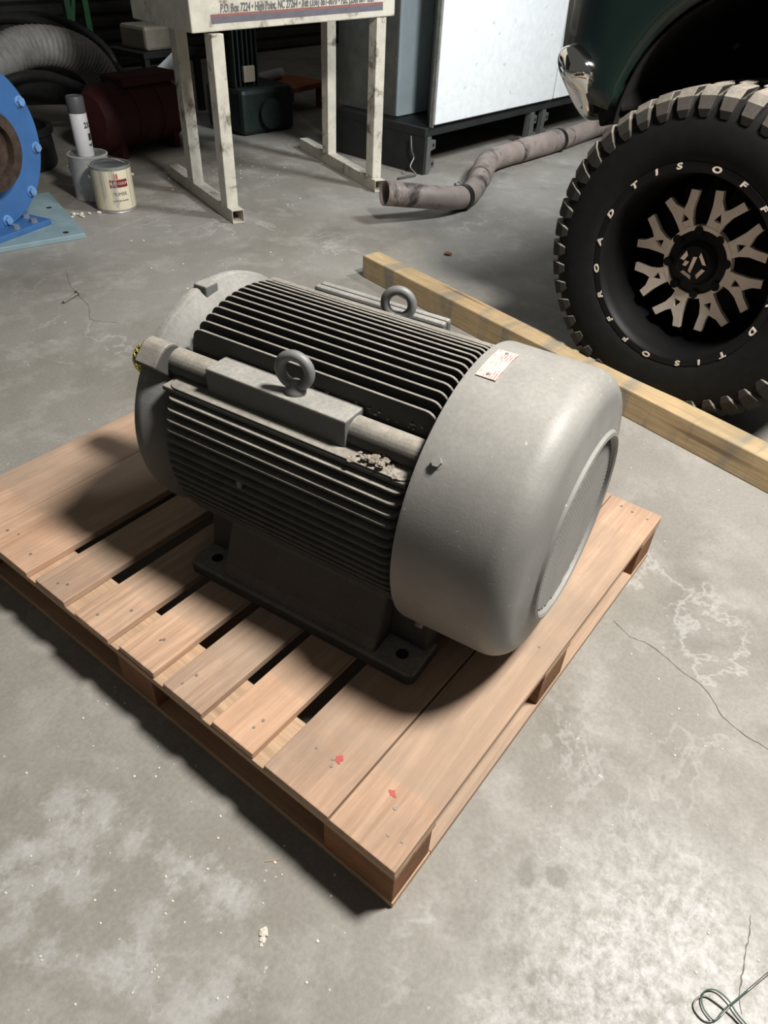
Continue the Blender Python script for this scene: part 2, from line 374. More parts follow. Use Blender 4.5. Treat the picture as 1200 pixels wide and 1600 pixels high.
# dark corrugated back wall
wm = MB()
zz = [0.1 * k for k in range(0, 31)]; vs = []; fs = []
for k, z in enumerate(zz):
    for dz, dy in ((0, 0), (0.03, -0.03), (0.07, -0.03)):
        for x in (-2, 8.5): vs.append((x, 6.3 + dy, z + dz))
for k in range(len(vs) // 2 - 1): fs.append((2 * k, 2 * k + 1, 2 * k + 3, 2 * k + 2))
tag(wm.add(vs, fs).build('wall_back', 'wall'), 'dark horizontally ribbed steel back wall', kind='structure')

# ------------------------------------------------------------------ pallet
HP = 0.13
pal = empty('wooden_pallet', (0, 0, 0), 0, 'light wooden block pallet on the concrete carrying the electric motor', 'pallet')
slats = [(0.0, 0.122), (0.1245, 0.257), (0.285, 0.379), (0.403, 0.500), (0.530, 0.625), (0.652, 0.753), (0.791, 0.886), (0.915, 1.089), (1.0915, 1.247)]
for k, (y0, y1) in enumerate(slats):
    o = MB().box(-0.507, 0.507, -(y1 - y0) / 2, (y1 - y0) / 2, -0.016, 0).build('deck_board', 'deck', pal, bevel=0.002)
    o.location = (0.507 + random.uniform(-0.004, 0.002), (y0 + y1) / 2, HP); o.rotation_euler = (0, 0, random.uniform(-0.002, 0.002))
    nm = MB()
    for xc in (0.05, 0.5065, 0.963):
        for q in range(3 if y1 - y0 > 0.11 else 2):
            x = xc - 0.507 + random.uniform(-0.028, 0.028); y = (y1 - y0) * random.uniform(-0.38, 0.38)
            nm.cyl((x, y, -0.001), (x, y, 0.0012), random.uniform(0.0022, 0.0032), n=8)
    tag(nm.build('nail_heads', 'nail', o), kind='stuff')
def splat(cx, cy, r):
    vs = [(cx, cy, 0.0007)]; n = 14
    for i in range(n):
        rr = r * random.choice((0.55, 0.75, 1.0, 1.25)); a = 2 * PI * i / n; vs.append((cx + rr * math.cos(a), cy + rr * math.sin(a), 0.0007))
    return MB().add(vs, [(0, 1 + i, 1 + (i + 1) % n) for i in range(n)])
b0, b1 = [c for c in pal.children if c.name.startswith('deck_board')][:2]
splat(-0.415, 0.012, 0.007).build('red_paint_splash', 'red_paint', b0); splat(-0.425, -0.018, 0.0075).build('red_paint_splash', 'red_paint', b1)
for x0 in (0.0, 0.4535, 0.909):
    o = MB().box(-0.052, 0.052, -0.6235, 0.6235, -0.016, 0).build('stringer_board', 'string', pal, bevel=0.0015); o.location = (x0 + 0.052, 0.6235, 0.114)
    if x0 != 0.4535:
        o = MB().box(-0.05, 0.05, -0.6235, 0.6235, 0, 0.016).build('bottom_board', 'string', pal, bevel=0.0015); o.location = (x0 + 0.052, 0.6235, 0)
for y0 in (0.0, 0.5735, 1.147):
    o = MB().box(-0.404, 0.404, -0.05, 0.05, 0, 0.016).build('bottom_board', 'deck', pal, bevel=0.0015); o.location = (0.5065, y0 + 0.05, 0)
blk = None
for x0, xw in ((0.002, 0.098), (0.456, 0.1), (0.912, 0.098)):
    for y0, yw in ((0.002, 0.135), (0.545, 0.1), (1.11, 0.135)):
        o = MB().box(-xw / 2, xw / 2, -yw / 2, yw / 2, 0, 0.082).build('spacer_block', 'block', pal, bevel=0.002); o.location = (x0 + xw / 2, y0 + yw / 2, 0.016)

# ------------------------------------------------------------------ electric motor
MH = 0.269; S0 = 0.45; TH = 0.1
mot = empty('electric_motor', (0.525 - math.sin(TH) * S0, math.cos(TH) * S0, HP + 0.0006), TH, 'large dusty grey finned electric motor standing on the wooden pallet', 'motor')
def Lp(a, s, b): return (a, s - S0, b + MH)
MX = Matrix.Translation((0, -S0, MH))            # builds in (a, s, b)
def mmb(): return MB(MX.copy())
core = mmb().lathe([(0.0, 0.235), (0.186, 0.235), (0.186, 0.748), (0.0, 0.748)], 'Y', 64).build('frame_core', 'fin', mot, 40)
def fin_outline(tip, root, s0=0.25, s1=0.742, r=0.02):
    pts = [(s0, root), (s0, tip - r)]
    for k in range(1, 6): a = PI / 2 * k / 5; pts.append((s0 + r * (1 - math.cos(a)), tip - r + r * math.sin(a)))
    e = s1 - 0.012
    for k in range(0, 5): a = PI / 2 * k / 4; pts.append((e - r + r * math.sin(a), tip - r + r * math.cos(a)))
    pts.append((s1, root)); return pts
NF = 16; RF = 0.2375
for k in range(NF):
    a = -0.125 + 0.25 * k / (NF - 1); tip = math.sqrt(RF ** 2 - a * a)
    o = mmb().prism(fin_outline(tip, 0.128), 'X', a - 0.0026, a + 0.0026).build('cooling_fin', 'fin', mot, bevel=0.0012)
for side in (-1, 1):
    for k in range(NF):
        b = 0.122 - 0.262 * k / (NF - 1); tip = math.sqrt(RF ** 2 - b * b)
        pts = [(side * t, s) for s, t in fin_outline(tip, 0.125)]
        th = 0.0034 if k == 0 else 0.0026
        mmb().prism(pts, 'Z', b - th, b + th).build('cooling_fin', 'fin', mot, bevel=0.0012)
    # corner ledge between the two fin banks, tie rod boss, lifting pad
    mmb().box(*sorted((side * 0.205, side * 0.115)), 0.252, 0.74, 0.1125, 0.1225).build('corner_ledge', 'iron', mot, bevel=0.003)
    mmb().box(*sorted((side * 0.1225, side * 0.116)), 0.25, 0.725, 0.12, 0.166).build('corner_rib', 'fin', mot, bevel=0.003)
    mmb().cyl((side * 0.152, 0.238, 0.142), (side * 0.152, 0.755, 0.142), 0.0245, n=24).build('tie_rod_boss', 'iron', mot, 40)
    mmb().box(*sorted((side * 0.182, side * 0.128)), 0.375, 0.655, 0.116, 0.172).build('lifting_pad', 'pad', mot, bevel=0.003)
    ey = mmb(); c = Vector((side * 0.155, 0.488, 0.172))
    ey.lathe([(0, 0.0), (0.0175, 0.0), (0.0175, 0.006), (0.011, 0.012), (0.009, 0.02), (0, 0.02)], 'Z', 20, tuple(c))
    rz = 0.2 if side < 0 else 0.35; ring = []
    for i in range(32):
        t = 2 * PI * i / 32; ring.append(c + Vector((-0.0255 * math.cos(t) * math.sin(rz), 0.0255 * math.cos(t) * math.cos(rz), 0.0375 + 0.0255 * math.sin(t))))
    ey.tube(ring, 0.0088, 12, closed=True)
    ey.build('eyebolt', 'eye', mot, 50)
# small cast tab bridging two near-side fins
mmb().box(-0.237, -0.2, 0.548, 0.558, 0.0, 0.016).build('cast_tab', 'pad', mot)
# drive-end bell
mmb().lathe([(0.0, 0.738), (0.19, 0.738), (0.205, 0.745), (0.226, 0.768), (0.235, 0.778), (0.237, 0.785), (0.235, 0.797), (0.226, 0.805), (0.19, 0.812), (0.09, 0.828), (0.075, 0.85), (0.055, 0.855), (0.0, 0.855)], 'Y', 72).build('end_bell', 'pad', mot, 35)
for a, b, deg in ((-0.168, 0.152, 45), (0.168, 0.152, -45)):
    x = MX @ Matrix.Translation((a, 0.782, b)) @ Matrix.Rotation(math.radians(deg), 4, 'Y')
    MB(x).prism([(-0.026, -0.03), (0.026, -0.03)] + [(0.026 * math.cos(q * PI / 8), 0.002 + 0.026 * math.sin(q * PI / 8)) for q in range(9)], 'Y', -0.034, 0.018).build('bell_lug', 'iron', mot, 30, bevel=0.004)
mmb().box(-0.05, -0.018, 0.765, 0.795, 0.215, 0.238).build('bell_tab', 'pad', mot, bevel=0.003)
mmb().cyl((0, 0.85, 0), (0, 1.03, 0), 0.03, n=24).build('shaft', 'rust', mot, 40)
sl = mmb()
for dirn in (-1, 1):
    for k in range(18):
        pth = []
        for i in range(13):
            t = i / 12; s = 0.852 + 0.19 * t; r = 0.037 if t < 0.82 else 0.037 * math.sqrt(max(0.12, 1 - ((t - 0.82) / 0.18) ** 2))
            an = 2 * PI * k / 18 + dirn * t * 2.6; pth.append((r * math.cos(an), s, r * math.sin(an)))
        sl.tube(pth, 0.0016, 5)
tag(sl.build('shaft_mesh_sleeve', 'yellow', mot, 60), kind='stuff')
# feet
for side in (-1, 1):
    o = [(side * 0.245, 0.2), (side * 0.236, 0.19), (side * 0.15, 0.19), (side * 0.15, 0.705), (side * 0.236, 0.705), (side * 0.245, 0.695)]
    mmb().prism(o, 'Z', -MH, -MH + 0.026).build('mounting_foot', 'fin', mot, bevel=0.004)
    web = [(side * 0.238, -MH + 0.02), (side * 0.225, -MH + 0.05), (side * 0.195, -0.135), (side * 0.12, -0.11), (side * 0.12, -MH + 0.02)]
    mmb().prism(web, 'Y', 0.275, 0.625).build('foot_web', 'fin', mot, bevel=0.006)
    mmb().prism([(side * 0.18, -MH + 0.02), (side * 0.165, -0.12), (side * 0.1, -0.11), (side * 0.1, -MH + 0.02)], 'Y', 0.2, 0.7).build('foot_web', 'fin', mot, bevel=0.005)
    for s in (0.232, 0.663): mmb().cyl((side * 0.208, s, -MH + 0.024), (side * 0.208, s, -MH + 0.0266), 0.0115, n=16).build('bolt_hole', 'dark', mot)
# fan cover
prof = [(0.252, 0.243), (0.253, 0.238), (0.2515, 0.098)]
for k in range(1, 9): a = PI / 2 * k / 8; prof.append((0.2515 - 0.046 + 0.046 * math.cos(a), 0.098 - 0.047 * math.sin(a)))
prof += [(0.19, 0.047), (0.174, 0.0435), (0.168, 0.042), (0.1645, 0.037), (0.159, 0.0355), (0.1545, 0.038), (0.1525, 0.044), (0.149, 0.048), (0.149, 0.051)]
prof += [(0.19, 0.054), (0.2, 0.056)] + [(0.2 + 0.048 * math.sin(a), 0.104 - 0.048 * math.cos(a)) for a in (0.4, 0.8, 1.2, 1.57)] + [(0.249, 0.243)]
cov = mmb().lathe(prof, 'Y', 96, close=True).build('fan_cover', 'cover', mot, 35)
g = mmb(); st = 0.0092; n = int(0.148 / st)
for k in range(-n, n + 1):
    z = k * st; w = math.sqrt(0.1495 ** 2 - z * z)
    g.box(-w, w, 0.0435, 0.0455, z - 0.0019, z + 0.0019); g.box(z - 0.0012, z + 0.0012, 0.0445, 0.0465, -w, w)
tag(g.build('grille_screen', 'grille', cov), kind='stuff')
fm = mmb().lathe([(0, 0.057), (0.18, 0.062), (0.18, 0.09), (0, 0.09)], 'Y', 40).build('grille_dark_backing', 'dark', mot, 30)  # dark disc added behind the grille for the shade inside the cover
for deg in (138, 42, -138, -42):
    d = Vector((math.cos(math.radians(deg)), 0, math.sin(math.radians(deg)))); hexbolt(mmb(), d * 0.2515 + Vector((0, 0.214, 0)), d, 0.0078, 0.0085).build('cover_bolt', 'cover', cov)
npm = mmb().lathe([(0.2535, 0.196), (0.2545, 0.196), (0.2545, 0.2285), (0.2535, 0.2285)], 'Y', 14, a0=math.radians(85.5), a1=math.radians(104), close=True).build('nameplate', 'nameplate', cov)
rv = mmb()
for deg, s in ((87.5, 0.212), (102, 0.212)):
    d = Vector((math.cos(math.radians(deg)), 0, math.sin(math.radians(deg)))); c = d * 0.2544 + Vector((0, s, 0)); rv.cyl(c, c + d * 0.0014, 0.0026, n=10)
tag(rv.build('rivet_heads', 'nail', npm), kind='stuff')
# terminal box on the far side
mmb().box(0.19, 0.30, 0.47, 0.78, -0.02, 0.112).build('terminal_box', 'pad', mot, bevel=0.012)
mmb().box(0.30, 0.318, 0.462, 0.79, -0.03, 0.122).build('terminal_box_flange', 'pad', mot, bevel=0.006)
mmb().box(0.3205, 0.338, 0.462, 0.79, -0.03, 0.122).build('terminal_box_lid', 'pad', mot, bevel=0.007)
# lint clumps lying on the corner ledge
def clump(mb, c, r, seed, flat=0.6):
    rd = random.Random(seed); bm = bmesh.new(); bmesh.ops.create_icosphere(bm, subdivisions=2, radius=1)
    vs = [(c[0] + v.co.x * r * rd.uniform(0.6, 1.15), c[1] + v.co.y * r * rd.uniform(0.7, 1.3), c[2] + v.co.z * r * flat * rd.uniform(0.5, 1.2)) for v in bm.verts]
    fs = [[v.index for v in f.verts] for f in bm.faces]; bm.free(); mb.add(vs, fs)
cl = mmb()
for k in range(34):
    s = random.choice((random.gauss(0.325, 0.022), random.gauss(0.30, 0.03))); a = random.uniform(-0.2, -0.172)
    clump(cl, (a, min(0.37, max(0.26, s)), 0.124 + (random.uniform(0, 0.012) if 0.3 < s < 0.35 else 0)), random.uniform(0.003, 0.008), k)
for k in range(30):
    clump(cl, (random.uniform(-0.13, -0.124), random.uniform(0.27, 0.5), random.choice((0.166, 0.173))), random.uniform(0.002, 0.004), 100 + k)
for k in range(24):
    clump(cl, (random.uniform(-0.2, -0.19), random.uniform(0.45, 0.73), 0.123), random.uniform(0.0015, 0.003), 300 + k)
tag(cl.build('lint_clumps', 'dust', mot), kind='stuff')

# ------------------------------------------------------------------ timber beam
ang = math.atan2(0.414, 1.752)
bm_ = MB().box(0, 0.085, -0.65, 1.80, 0, 0.09)
be = bm_.build('timber_beam', 'beam', None, bevel=0.004); be.location = (1.472, -0.159, 0); be.rotation_euler = (0, 0, -ang)
tag(be, 'long square timber beam lying on the floor behind the pallet, before the tyre', 'beam')

# ------------------------------------------------------------------ truck
TR = empty('pickup_truck', (1.672, 0.2955, 0), math.radians(-10.5), 'dark green lifted pickup truck with chrome bumper end and black wheel', 'truck')
ZW = 0.437; RT = 0.44
tp = [(0.255, 0.012), (0.272, -0.004), (0.30, -0.014), (0.345, -0.018), (0.385, -0.012), (0.412, 0.004), (0.424, 0.028), (0.428, 0.06), (0.428, 0.25), (0.42, 0.30), (0.38, 0.32), (0.28, 0.30), (0.25, 0.28)]
tire = MB(Matrix.Translation((0, 0, ZW))).lathe(tp, 'X', 96).build('tire', 'black', TR, 40)
NL = 44; lugs = [None] * 3
for i in range(NL):
    a = 2 * PI * i / NL
    for kind in range(3):
        if lugs[kind] is not None: o = dup(lugs[kind], tire)
        elif kind == 0:    # shoulder block folding over on to the sidewall
            w = 0.022
            pr = [(-0.016, 0.372), (-0.019, 0.392), (-0.008, 0.42), (0.014, 0.4385), (0.088, 0.44), (0.088, 0.42), (0.03, 0.415), (0.0, 0.39)]
            mb = MB().prism(pr, 'Z', 0, 1)
            mb.v = [Vector((p.x, (p.z - 0.5) * 2 * w * (0.45 if p.y < 0.38 else 0.8 if p.y < 0.4 else 1.0) + (0.006 if p.x > 0.05 else 0), p.y)) for p in mb.v]
            o = lugs[0] = mb.build('tread_block', 'tread', tire, bevel=0.0025)
        elif kind == 1:
            o = lugs[1] = MB().hexa([(0.097, -0.024, 0.42), (0.16, -0.012, 0.42), (0.16, 0.022, 0.42), (0.097, 0.012, 0.42), (0.097, -0.024, 0.44), (0.16, -0.012, 0.44), (0.16, 0.022, 0.44), (0.097, 0.012, 0.44)]).build('tread_block', 'tread', tire, bevel=0.003)
        else:
            o = lugs[2] = MB().hexa([(0.17, -0.008, 0.42), (0.29, -0.02, 0.418), (0.29, 0.018, 0.418), (0.17, 0.024, 0.42), (0.17, -0.008, 0.44), (0.29, -0.02, 0.435), (0.29, 0.018, 0.435), (0.17, 0.024, 0.44)]).build('tread_block', 'tread', tire, bevel=0.003)
        o.location = (0, 0, ZW); o.rotation_euler = (a + (PI / NL if kind == 1 else 0), 0, 0)
WX = Matrix.Translation((0, 0, ZW))
rim = MB(WX.copy()).lathe([(0.272, 0.03), (0.274, -0.002), (0.271, -0.006), (0.254, -0.0055), (0.248, 0.0), (0.243, 0.02), (0.237, 0.07), (0.23, 0.13), (0.215, 0.2), (0.1, 0.215), (0.0, 0.215)], 'X', 96).build('wheel_rim', 'rim_black', TR, 35)
# spokes: forked machined faces on black arms, drawn as (clockwise degrees, radius)
XS = 0.09
def pol(pts): return [(-r * math.sin(math.radians(d)), r * math.cos(math.radians(d))) for d, r in pts]
def radial(pts, x0, x1, name, mat, ang_, bev=0.0012):
    mb = MB(WX @ Matrix.Rotation(ang_, 4, 'X')); mb.prism(pol(pts), 'X', x0, x1); return mb.build(name, mat, rim, bevel=bev)
for k in range(8):
    A = math.radians(8.5 + 45 * k)
    radial([(-13, 0.096), (0, 0.097), (-4, 0.112), (-3.4, 0.122), (1, 0.142), (3.5, 0.152), (-3, 0.172), (-5.2, 0.196), (-11.8, 0.193), (-10.5, 0.155), (-11, 0.12)], XS, XS + 0.014, 'spoke', 'machined', A)
    radial([(0, 0.097), (13, 0.096), (12, 0.12), (14, 0.146), (20, 0.19), (13.2, 0.197), (8, 0.165), (3.5, 0.152), (1, 0.142), (6, 0.122), (5.5, 0.112)], XS, XS + 0.014, 'spoke', 'machined', A)
    radial([(-4.2, 0.096), (5.7, 0.096), (6.2, 0.1195), (-3.8, 0.1195)], XS + 0.0004, XS + 0.014, 'spoke_bridge', 'machined', A)
    for d0, d1 in ((-11.6, -5.4), (13.4, 19.8)):   # black return of each prong into the barrel
        mb = MB(WX @ Matrix.Rotation(A, 4, 'X')); p = pol([(d0, 0.195), (d1, 0.195), (d1, 0.236), (d0, 0.236), (d0 * 0.6, 0.14), (d1 * 0.6, 0.14), (d1, 0.225), (d0, 0.225)])
        mb.hexa([(x, *q) for x, q in zip((XS + 0.001, XS + 0.001, 0.135, 0.135, XS + 0.02, XS + 0.02, 0.19, 0.19), p)]); mb.build('spoke_return', 'rim_black', rim)
rg = MB(WX.copy()).lathe([(0.088, XS + 0.014), (0.088, XS), (0.09, XS - 0.001), (0.1, XS - 0.001), (0.102, XS + 0.014)], 'X', 64, close=True).build('spoke_ring', 'machined', rim, 35)
hubm = MB(WX.copy()).lathe([(0.0, XS - 0.018), (0.048, XS - 0.018), (0.056, XS - 0.012), (0.062, XS + 0.002), (0.087, XS + 0.006), (0.089, XS + 0.03)], 'X', 64).build('hub_cap', 'rim_black', rim, 35)
for k in range(8):
    A = math.radians(31 + 45 * k); c = Vector((XS - 0.003, -0.087 * math.sin(A), ZW + 0.087 * math.cos(A))); MB().cyl(c, c + Vector((0.02, 0, 0)), 0.0125, n=16).build('lug_recess', 'dark', rim)
# hexagonal emblem of chrome shards on the cap
def hexp(r, d): return (d - 20, r)
EX = XS - 0.0195
for q in ([hexp(0.041, -62), hexp(0.043, -20), hexp(0.028, -25), hexp(0.027, -62)], [hexp(0.042, 40), hexp(0.041, 98), hexp(0.029, 95), hexp(0.028, 45)],
          [hexp(0.042, 115), hexp(0.042, 165), hexp(0.03, 165), hexp(0.03, 115)], [hexp(0.042, 190), hexp(0.042, 245), hexp(0.03, 245), hexp(0.03, 190)],
          [hexp(0.022, 10), hexp(0.026, 38), hexp(0.026, 195), hexp(0.022, 220)], [hexp(0.03, -88), hexp(0.024, -55), hexp(0.012, -40), hexp(0.02, -100)]):
    MB(WX.copy()).prism(pol(q), 'X', EX - 0.004, EX + 0.002).build('emblem_shard', 'cap_chrome', rim, bevel=0.001)
def lip_letter(ch, angc):     # clockwise angle from straight up as seen from outside
    x = Matrix.Translation((-0.0066, 0, ZW)) @ Matrix.Rotation(angc, 4, 'X') @ Matrix.Translation((0, 0, 0.2625)) @ Matrix(((0, 0, -1, 0), (-1, 0, 0, 0), (0, 1, 0, 0), (0, 0, 0, 1)))
    text_obj('rim_letter', ch, 0.0205, 'machined', rim, x, 0.0008, 0.12, 1.55, bold=0.0008)
for start in (-48.3, 131.9):
    for ch, da in zip('TISOFFROAD', (0, 15.5, 29.8, 52.1, 69.6, 87, 104.5, 121.7, 139, 157.4)): lip_letter(ch, math.radians(start + da))
# body: fender skin with wheel arch, in (y, z), swept with curvature inboard towards the nose
def arch(t): return (0.372 * math.cos(t), 0.71 + 0.372 * math.sin(t))
out = []
NA = 28
vs = []; fs = []
rows = []
for i in range(NA + 1):
    t = PI * (-0.02 + 1.04 * i / NA) if False else math.radians(8 + 172 * i / NA)
    ay, az = arch(t)
    # outer boundary point for this spoke
    if t < math.radians(100):
        oy = 0.59 + 0.03 * math.sin(t) if t < math.radians(60) else 0.616; oz = 0.80 + (t - math.radians(8)) / math.radians(92) * 0.55
    else: oy = -0.55 + (math.radians(180) - t) / math.radians(80) * 1.12; oz = 1.35
    if t < math.radians(20): oy, oz = 0.44 + (t - math.radians(8)) / math.radians(12) * 0.10, 0.77 + (t - math.radians(8)) / math.radians(12) * 0.12
    row = []
    for k in range(9):
        u = k / 8; y = ay + (oy - ay) * u; z = az + (oz - az) * u
        x = 0.07 + max(0, y - 0.40) ** 2 * 1.5 + 0.012 * math.exp(-u / 0.05)
        row.append((x, y, z))
    rows.append(row)
for r_ in rows: vs += r_
for i in range(NA):
    for k in range(8): fs.append((i * 9 + k, i * 9 + k + 1, (i + 1) * 9 + k + 1, (i + 1) * 9 + k))
MB().add(vs, fs).build('fender', 'green_car', TR, 60, solid=0.012)
# lower valance behind the bumper end
MB().hexa([(0.09, 0.345, 0.76), (0.12, 0.43, 0.70), (0.6, 0.43, 0.70), (0.6, 0.345, 0.76), (0.09, 0.365, 0.82), (0.11, 0.50, 0.88), (0.6, 0.5, 0.88), (0.6, 0.365, 0.82)]).build('valance', 'black', TR, bevel=0.01)
# liner
lm_ = MB().lathe([(0.365, 0.085), (0.385, 0.2), (0.385, 0.62), (0.0, 0.62)], 'X', 40, (0, 0, 0.71), a0=-0.1, a1=PI + 0.1).build('wheel_arch_liner', 'dark', TR, 40, solid=0.006)
MB().cyl((0.3, 0.175, 0.93), (0.3, 0.168, 0.922), 0.01, n=12).build('liner_clip', 'rust', TR)
# chrome bumper end wrapping round the corner
ol = [(0.43, 0.868), (0.50, 0.905), (0.555, 0.905), (0.597, 0.885), (0.615, 0.855), (0.595, 0.815), (0.55, 0.75), (0.505, 0.708), (0.465, 0.702), (0.445, 0.73), (0.432, 0.80)]
vs = []; fs = []; n = len(ol); cy, cz = 0.52, 0.80
sec = [(0.02, 0.25), (0.022, 0.55), (0.03, 0.8), (0.048, 0.95), (0.085, 1.0), (0.35, 1.0), (0.9, 1.0)]
for x, sc in sec:
    for y, z in ol: vs.append((x - 0.02 + max(0, y - 0.44) * 0.3 + (0.905 - z) * 0.45 * (1 if x < 0.2 else 0), cy + (y - cy) * sc, cz + (z - cz) * sc))
for j in range(len(sec) - 1):
    for i in range(n): fs.append((j * n + i, j * n + (i + 1) % n, (j + 1) * n + (i + 1) % n, (j + 1) * n + i))
fs += [tuple(range(n)), tuple((len(sec) - 1) * n + i for i in range(n))]
bu = MB().add(vs, fs).build('chrome_bumper_end', 'chrome', TR, 180); md = bu.modifiers.new('sub', 'SUBSURF'); md.levels = md.render_levels = 2
MB().box(0.09, 1.72, -1.3, 0.52, 1.3, 1.36).build('hood', 'green_car', TR, bevel=0.02)
MB().box(0.2, 1.65, 0.42, 0.47, 0.74, 1.3).build('front_grille_panel', 'dark', TR, bevel=0.01)
MB().box(0.68, 1.6, -1.2, 0.4, 0.7, 1.29).build('engine_bay', 'dark', TR, bevel=0.01)
MB().box(0.09, 1.7, -1.32, -0.45, 0.62, 1.3).build('cab_side', 'green_car', TR, bevel=0.02)
MB().box(0.55, 0.66, -1.2, 0.35, 0.55, 0.68).build('frame_rail', 'dark', TR, bevel=0.01)
MB().cyl((0.28, 0, ZW), (1.3, 0, ZW), 0.05, n=16).build('axle', 'dark', TR, 40)

# ------------------------------------------------------------------ exhaust pipe
ex = empty('exhaust_pipe', (2.63, 2.05, 0), 0, 'sooty bent steel exhaust pipe lying in front of the white cabinet', 'pipe')
EO = Matrix.Translation((-2.63, -2.05, 0))
def emb(): return MB(EO.copy())
emb().tube(catmull([(2.475, 1.94, 0.142), (2.62, 1.865, 0.118), (2.78, 1.80, 0.088), (2.93, 1.785, 0.064), (3.0, 1.79, 0.06)], 6), 0.056, 24, caps=False).build('pipe_section', 'pipe', ex, 60, solid=0.004)
emb().tube(catmull([(2.97, 1.787, 0.061), (3.10, 1.82, 0.06), (3.24, 1.88, 0.062), (3.42, 1.95, 0.075)], 6), 0.0565, 24).build('pipe_section', 'pipe', ex, 60)
emb().tube(catmull([(3.30, 1.905, 0.066), (3.52, 2.005, 0.075), (3.68, 2.06, 0.07), (3.83, 2.07, 0.065), (4.02, 2.055, 0.065)], 6), 0.063, 24).build('pipe_elbow', 'pipe', ex, 60)
emb().tube([(3.98, 2.055, 0.068), (4.1, 2.05, 0.068), (4.22, 2.04, 0.068), (4.46, 2.025, 0.068)], [0.066, 0.068, 0.067, 0.068], 24).build('pipe_sleeve', 'pipe', ex, 60)
emb().tube(catmull([(4.5, 2.03, 0.06), (4.85, 2.03, 0.06), (5.25, 2.0, 0.08), (5.8, 1.98, 0.1), (6.4, 1.9, 0.1)], 6), 0.062, 24).build('pipe_section', 'pipe', ex, 60)
for c, d, r in (((2.945, 1.787, 0.062), (1, 0.05, -0.05), 0.062), ((4.47, 2.025, 0.065), (1, 0, 0), 0.072)):
    c = Vector(c); d = Vector(d).normalized(); emb().cyl(c - d * 0.02, c + d * 0.02, r, n=24).build('pipe_clamp', 'clamp', ex, 40)
cb = emb(); hexbolt(cb, (2.92, 1.80, 0.125), (-1, 0.2, 0.1), 0.01, 0.03); cb.build('clamp_bolt', 'galv', ex)
emb().box(5.25, 5.37, 1.93, 1.96, 0.1, 0.32).build('pipe_hanger', 'galv', ex, bevel=0.004)

# ------------------------------------------------------------------ cabinet
CA = -0.06
cab = empty('electrical_cabinet', (3.32, 2.285, 0), CA, 'tall white steel cabinet on a black plinth behind the exhaust pipe', 'cabinet')
MB().box(0.0, 2.9, 0.02, 0.75, 0.2, 0.245).build('plinth_frame', 'cab_dark', cab, bevel=0.004)
MB().box(0.0, 0.02, 0.02, 0.75, 0.0, 0.2).build('plinth_side', 'cab_dark', cab)
MB().box(0.3, 2.9, 0.62, 0.7, 0.0, 0.2).build('plinth_back', 'dark', cab)
MB().prism([(0.03, 0.022), (2.9, 0.022), (2.9, 0.33), (0.40, 0.33), (0.07, 0.05)], 'Z', 0.246, 1.95).build('cabinet_body', 'cab_grey', cab, bevel=0.003)
MB().box(0.095, 2.9, 0.335, 0.8, 0.247, 1.95).build('cabinet_back_bay', 'cab_grey', cab, bevel=0.003)
MB().box(0.1, 0.39, 0.315, 0.333, 0.25, 1.9).build('side_bay_panel', 'cab_blue', cab, bevel=0.003)
MB().box(0.05, 1.335, -0.006, 0.02, 0.262, 1.9).build('cabinet_door', 'cab_white', cab, bevel=0.004)
MB().box(1.355, 2.85, -0.006, 0.02, 0.262, 1.9).build('cabinet_door', 'cab_white', cab, bevel=0.004)
MB().box(0.032, 0.042, -0.002, 0.02, 0.25, 1.92).build('door_edge_trim', 'galv', cab)
for x in (0.02, 1.13, 1.28):
    o = MB().box(0, 0.035, -0.006, 0.03, 0, 0.2).build('plinth_post', 'cab_grey', cab, bevel=0.002); o.location = (x, 0.02, 0)
    for z in (0.05, 0.15):
        mb = MB().prism([(0, -0.03), (0.05, -0.02), (0.05, 0.025), (0, 0.035)], 'Y', 0, 0.006)
        t = mb.build('bolt_tab', 'cab_grey', o, bevel=0.001); t.location = (0.035, 0.0, z)
        MB().cyl((0.03, -0.0008, 0), (0.03, 0.001, 0), 0.01, n=12).build('tab_hole', 'dark', o).location = (0.035, 0, z)
MB().box(1.145, 1.24, 0.05, 0.07, 0, 0.2).build('plinth_post', 'galv', cab, bevel=0.002)
ch = MB().tube(catmull([(-0.03, 0.1, 0.2), (-0.04, 0.08, 0.13), (-0.03, 0.07, 0.09), (-0.07, 0.06, 0.05), (-0.05, 0.03, 0.01), (-0.12, 0.04, 0.008), (-0.19, 0.05, 0.01)], 6), 0.006, 8).build('hanging_cable', 'wire_grey', cab, 50)

# ------------------------------------------------------------------ steel stand with sign box
sd = empty('steel_stand', (2.4, 2.6, 0), 0, 'chipped white square-tube steel stand carrying a box with printed address', 'stand')
SO = Matrix.Translation((-2.4, -2.6, 0))
def beam_sq(p0, p1, w, name, hollow=False, h=None, up=(0, 0, 1)):
    p0 = Vector(p0); p1 = Vector(p1); d = (p1 - p0).normalized(); up = Vector(up); sx = d.cross(up).normalized() * (w / 2); u2 = sx.cross(d).normalized() * ((h or w) / 2)
    mb = MB(SO.copy())
    if not hollow:
        mb.hexa([p0 - sx - u2, p0 + sx - u2, p0 + sx + u2, p0 - sx + u2, p1 - sx - u2, p1 + sx - u2, p1 + sx + u2, p1 - sx + u2])
    else:
        q = 0.88; vs = []
        for p in (p0, p1):
            for k in (1, q): vs += [p - sx * k - u2 * k, p + sx * k - u2 * k, p + sx * k + u2 * k, p - sx * k + u2 * k]
        fs = []
        for i in range(4):
            j = (i + 1) % 4
            fs += [(i, j, 8 + j, 8 + i), (4 + i, 4 + j, 12 + j, 12 + i), (i, j, 4 + j, 4 + i), (8 + i, 8 + j, 12 + j, 12 + i)]
        mb.add(vs, fs)
    return mb.build(name, 'white_metal', sd, bevel=0.003)
